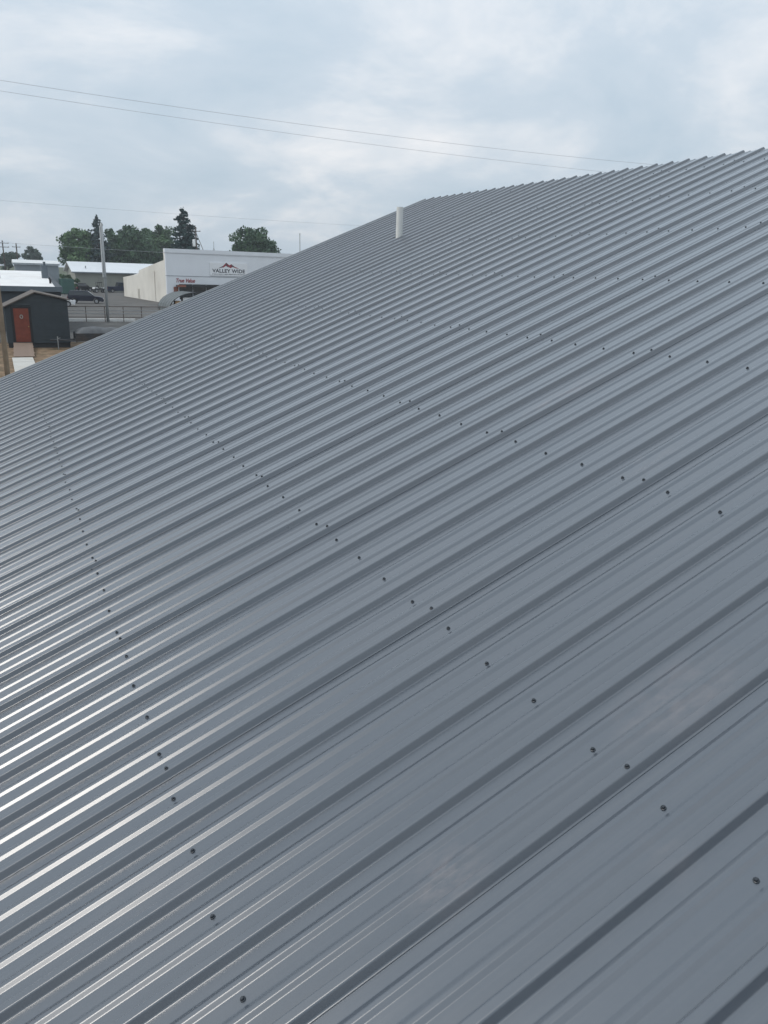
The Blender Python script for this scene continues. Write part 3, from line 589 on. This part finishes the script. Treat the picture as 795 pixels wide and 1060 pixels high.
MB().prism([(0.75,0.62),(1.3,0.62),(1.3,0.85),(0.95,0.85),(0.85,1.35),(0.72,1.35)], 'y', -0.5, 0.5).build('seat', m_black, uv)
for x0 in (0.7, 1.55):
    for yy in (-0.55, 0.55): MB().tube([(x0,yy,0.7), (x0+(0.05 if x0 < 1 else -0.15),yy,1.85)], 0.035, 6).build('roll_bar', m_black, uv)
MB().prism([(0.55,1.86),(1.6,1.86),(1.55,1.98),(0.65,1.98)], 'y', -0.65, 0.65).build('canopy', m_black, uv)
for xx in (0.38, 1.95):
    for yy in (-0.62, 0.62): wheel(uv, xx, yy, 0.34, 0.34, 0.24)
m_green = mat('green_container_steel', (0.035,0.105,0.085), 0.6, 0.12, 1.5)
gc = thing('green_container', 'dull green steel container beside the tan warehouse', 'container', (10.95, 147.0, 0), R_(6))
MB().box(0, 1.95, 0, 4, 0.12, 2.5).build('body', m_green, gc)
for i in range(9): MB().box(0.06+i*0.21, 0.16+i*0.21, -0.03, -0.002, 0.25, 2.38).build('rib', m_green, gc)
MB().box(-0.03, 1.98, -0.03, 4.03, 2.502, 2.6).build('lid', m_green, gc)
for x0 in (0.15, 1.55): MB().box(x0, x0+0.25, 0.2, 3.8, 0, 0.118).build('skid', m_black, gc)
dm = thing('pale_drum', 'small pale drum standing at the end of the dark walled shop', 'drum', (7.75, 108.5, 0))
MB().lathe([(0.30,0.0),(0.31,0.02),(0.31,0.34),(0.325,0.36),(0.31,0.38),(0.31,0.66),(0.325,0.68),(0.31,0.70),(0.31,1.0),(0.30,1.02)], 16).build('body', mat('pale_pink_plastic', (0.62,0.52,0.52), 0.5), dm, False); MB().lathe([(0.32,1.021),(0.32,1.07),(0.08,1.08)], 16).build('lid', m_white, dm)

# ------------------------------------------------------------------ trees
def leaf_mat(name, c0, c1):
    m = bpy.data.materials.new(name); m.use_nodes = True; t = m.node_tree; n = t.nodes; l = t.links; p = n['Principled BSDF']
    p.inputs['Roughness'].default_value = 0.6; p.inputs['Specular IOR Level'].default_value = 0.25
    at = n.new('ShaderNodeAttribute'); at.attribute_name = 'tone'; r = n.new('ShaderNodeValToRGB'); r.color_ramp.elements[0].color = c0 + (1,); r.color_ramp.elements[1].color = c1 + (1,)
    l.new(at.outputs['Fac'], r.inputs[0]); l.new(r.outputs[0], p.inputs['Base Color'])
    return m
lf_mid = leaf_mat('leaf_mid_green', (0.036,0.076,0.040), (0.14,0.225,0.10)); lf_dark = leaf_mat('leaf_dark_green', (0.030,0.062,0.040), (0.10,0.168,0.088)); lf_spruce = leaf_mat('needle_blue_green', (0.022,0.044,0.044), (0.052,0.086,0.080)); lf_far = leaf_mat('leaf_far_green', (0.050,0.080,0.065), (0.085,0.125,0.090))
m_bark = mat('bark', (0.09,0.07,0.055), 0.95, 0.2, 3, bump=0.5)
def leaves(cent, size, mate, name, parent, tone=None):
    n = len(cent); a = rng.normal(size=(n,3)); a /= np.linalg.norm(a, axis=1)[:,None]; b = rng.normal(size=(n,3)); b -= a*(a*b).sum(1)[:,None]; b /= np.linalg.norm(b, axis=1)[:,None]
    s = size*(0.6+0.8*rng.random(n))[:,None]
    v = np.stack([cent - a*s, cent + b*s*0.5 + a*s*0.1, cent + a*s, cent - b*s*0.5 + a*s*0.1], 1).reshape(-1,3)
    me = bpy.data.meshes.new(name); me.vertices.add(4*n); me.vertices.foreach_set('co', v.astype(np.float32).ravel())
    me.loops.add(4*n); me.loops.foreach_set('vertex_index', np.arange(4*n, dtype=np.int32)); me.polygons.add(n); me.polygons.foreach_set('loop_start', np.arange(0,4*n,4,dtype=np.int32)); me.polygons.foreach_set('loop_total', np.full(n,4,dtype=np.int32)); me.update()
    at = me.attributes.new('tone', 'FLOAT', 'FACE'); at.data.foreach_set('value', np.clip(rng.random(n)*0.5 + (0.25 if tone is None else tone*0.6), 0, 1).astype(np.float32))
    return obj(name, me, mate, parent)
def tree(name, label, x, y, h, wx, base, mate, nclump, nleaf, size, grp=None, lean=0.0):
    t = thing(name, label, 'tree', (x, y, 0), 0, grp)
    tr_ = MB(); top = h*0.72
    tr_.tube([(0,0,0), (lean*0.3,0.1,base*0.7), (lean*0.6,0,top*0.7), (lean,0,top)], [0.045*h*0.6, 0.03*h*0.6, 0.02*h*0.6, 0.03], 8)
    cl = []
    for i in range(nclump):
        # clump centres fill an uneven ellipsoid, denser towards the outside
        d = rng.normal(size=3); d /= np.linalg.norm(d); q = rng.random()**0.45; zc = (base+h)/2
        amp = 0.82+0.55*mnoise.noise((d[0]*1.9+x, d[1]*1.9, d[2]*1.9+y))
        c = np.array([d[0]*wx*0.5*q*amp + lean*0.7, d[1]*wx*0.5*q*amp, zc + d[2]*(h-base)*0.47*q*amp]); cl.append(c)
        if i % 3 == 0:
            s0 = Vector((lean*0.5, 0, base*0.8 + (c[2]-base)*0.45)); tr_.tube([s0, s0.lerp(Vector(c), 0.5)+Vector((0,0,0.2)), Vector(c)], [0.012*h, 0.007*h, 0.02], 5)
    pts = []; tone = np.repeat(rng.random(len(cl)), nleaf)
    for c in cl:
        r = wx*rng.uniform(0.07, 0.16); d = rng.normal(size=(nleaf,3)); d /= np.linalg.norm(d, axis=1)[:,None]
        pts.append(c + d*(r*rng.random((nleaf,1))**0.4)*np.array([1.15,1.15,0.75]))
    tr_.build('trunk', m_bark, t, True); leaves(np.concatenate(pts), size, mate, 'crown', t, tone); return t
def conifer(name, label, x, y, h, wx, mate, dens=1.0):
    t = thing(name, label, 'tree', (x, y, 0)); tr_ = MB().tube([(0,0,0), (0,0,h*0.98)], [0.022*h, 0.02], 8); pts = []
    z = h*0.10
    while z < h*0.985:
        f = 1-z/h; r = wx*0.5*(f**0.62)*1.05; nb_ = max(4, int(9*f+4))
        for k in range(nb_):
            a = rng.random()*6.283; rr = r*rng.uniform(0.62, 1.12); e = Vector((math.cos(a)*rr, math.sin(a)*rr, z - rr*0.22 + rng.uniform(-.2,.2)))
            if k % 2 == 0: tr_.tube([(0,0,z), e], [0.05, 0.015], 4)
            nl = int(46*dens*(0.35+rr/wx)); q = rng.random((nl,1))**0.6
            pts.append(np.array([0,0,z]) + (np.array(e)-np.array([0,0,z]))*q + rng.normal(size=(nl,3))*np.array([0.24,0.24,0.16])*(0.4+f))
        z += h*0.030
    pts.append(np.array([[0,0,h*0.95]]) + rng.normal(size=(60,3))*np.array([0.12,0.12,h*0.025]))
    tr_.build('trunk', m_bark, t, True); leaves(np.concatenate(pts), 0.26, mate, 'crown', t); return t
tree('broadleaf_tree', 'loose ragged green tree rising over the open end of the warehouse roof', 18.6, 192, 14.2, 9.6, 3.4, lf_mid, 80, 130, 0.34, lean=-0.3)
conifer('narrow_conifer', 'narrow dark conifer standing between the ragged tree and the silver grey pole', 22.3, 190.5, 15.7, 8.6, lf_spruce, 1.3)
tree('broadleaf_tree', 'large full dark green tree standing over the middle of the warehouse', 29.6, 197, 16.2, 12.5, 2.5, lf_dark, 150, 130, 0.36)
tree('broadleaf_tree', 'yellower green tree standing between the large full tree and the spruce', 39.4, 212, 16.2, 11.5, 3.5, lf_mid, 95, 130, 0.36)
tree('broadleaf_tree', 'low dark tree showing over the low end of the cream store wall', 34.0, 200, 11.8, 9.5, 2.0, lf_dark, 80, 120, 0.36)
conifer('spruce_tree', 'tall dark blue green spruce behind the store corner', 32.3, 147.0, 15.4, 9.6, lf_spruce, 1.8)
tree('broadleaf_tree', 'round dark tree standing alone behind the store parapet', 49.7, 161.5, 14.1, 11.6, 4.6, lf_dark, 95, 130, 0.32)
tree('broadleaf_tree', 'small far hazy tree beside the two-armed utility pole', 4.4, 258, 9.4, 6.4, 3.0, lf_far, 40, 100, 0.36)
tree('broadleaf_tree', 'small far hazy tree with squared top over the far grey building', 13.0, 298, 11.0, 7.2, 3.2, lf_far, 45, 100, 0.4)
tree('bush', 'rounded green bush between the far grey building and the warehouse', 12.6, 160.5, 3.6, 3.6, 0.5, lf_mid, 26, 90, 0.22)

# ------------------------------------------------------------------ humid summer air
hz = MB().box(-330, 330, -60, 420, -1.0, 21.0).build('haze', None); tag(hz, kind='stuff')
hm = bpy.data.materials.new('haze_air'); hm.use_nodes = True; hn = hm.node_tree.nodes
for q in list(hn):
    if q.type == 'BSDF_PRINCIPLED': hn.remove(q)
pv = hn.new('ShaderNodeVolumePrincipled'); pv.inputs['Color'].default_value = (0.86,0.91,0.96,1); pv.inputs['Density'].default_value = 0.0005; pv.inputs['Anisotropy'].default_value = 0.2
hm.node_tree.links.new(pv.outputs[0], hn['Material Output'].inputs['Volume']); hz.data.materials.append(hm)
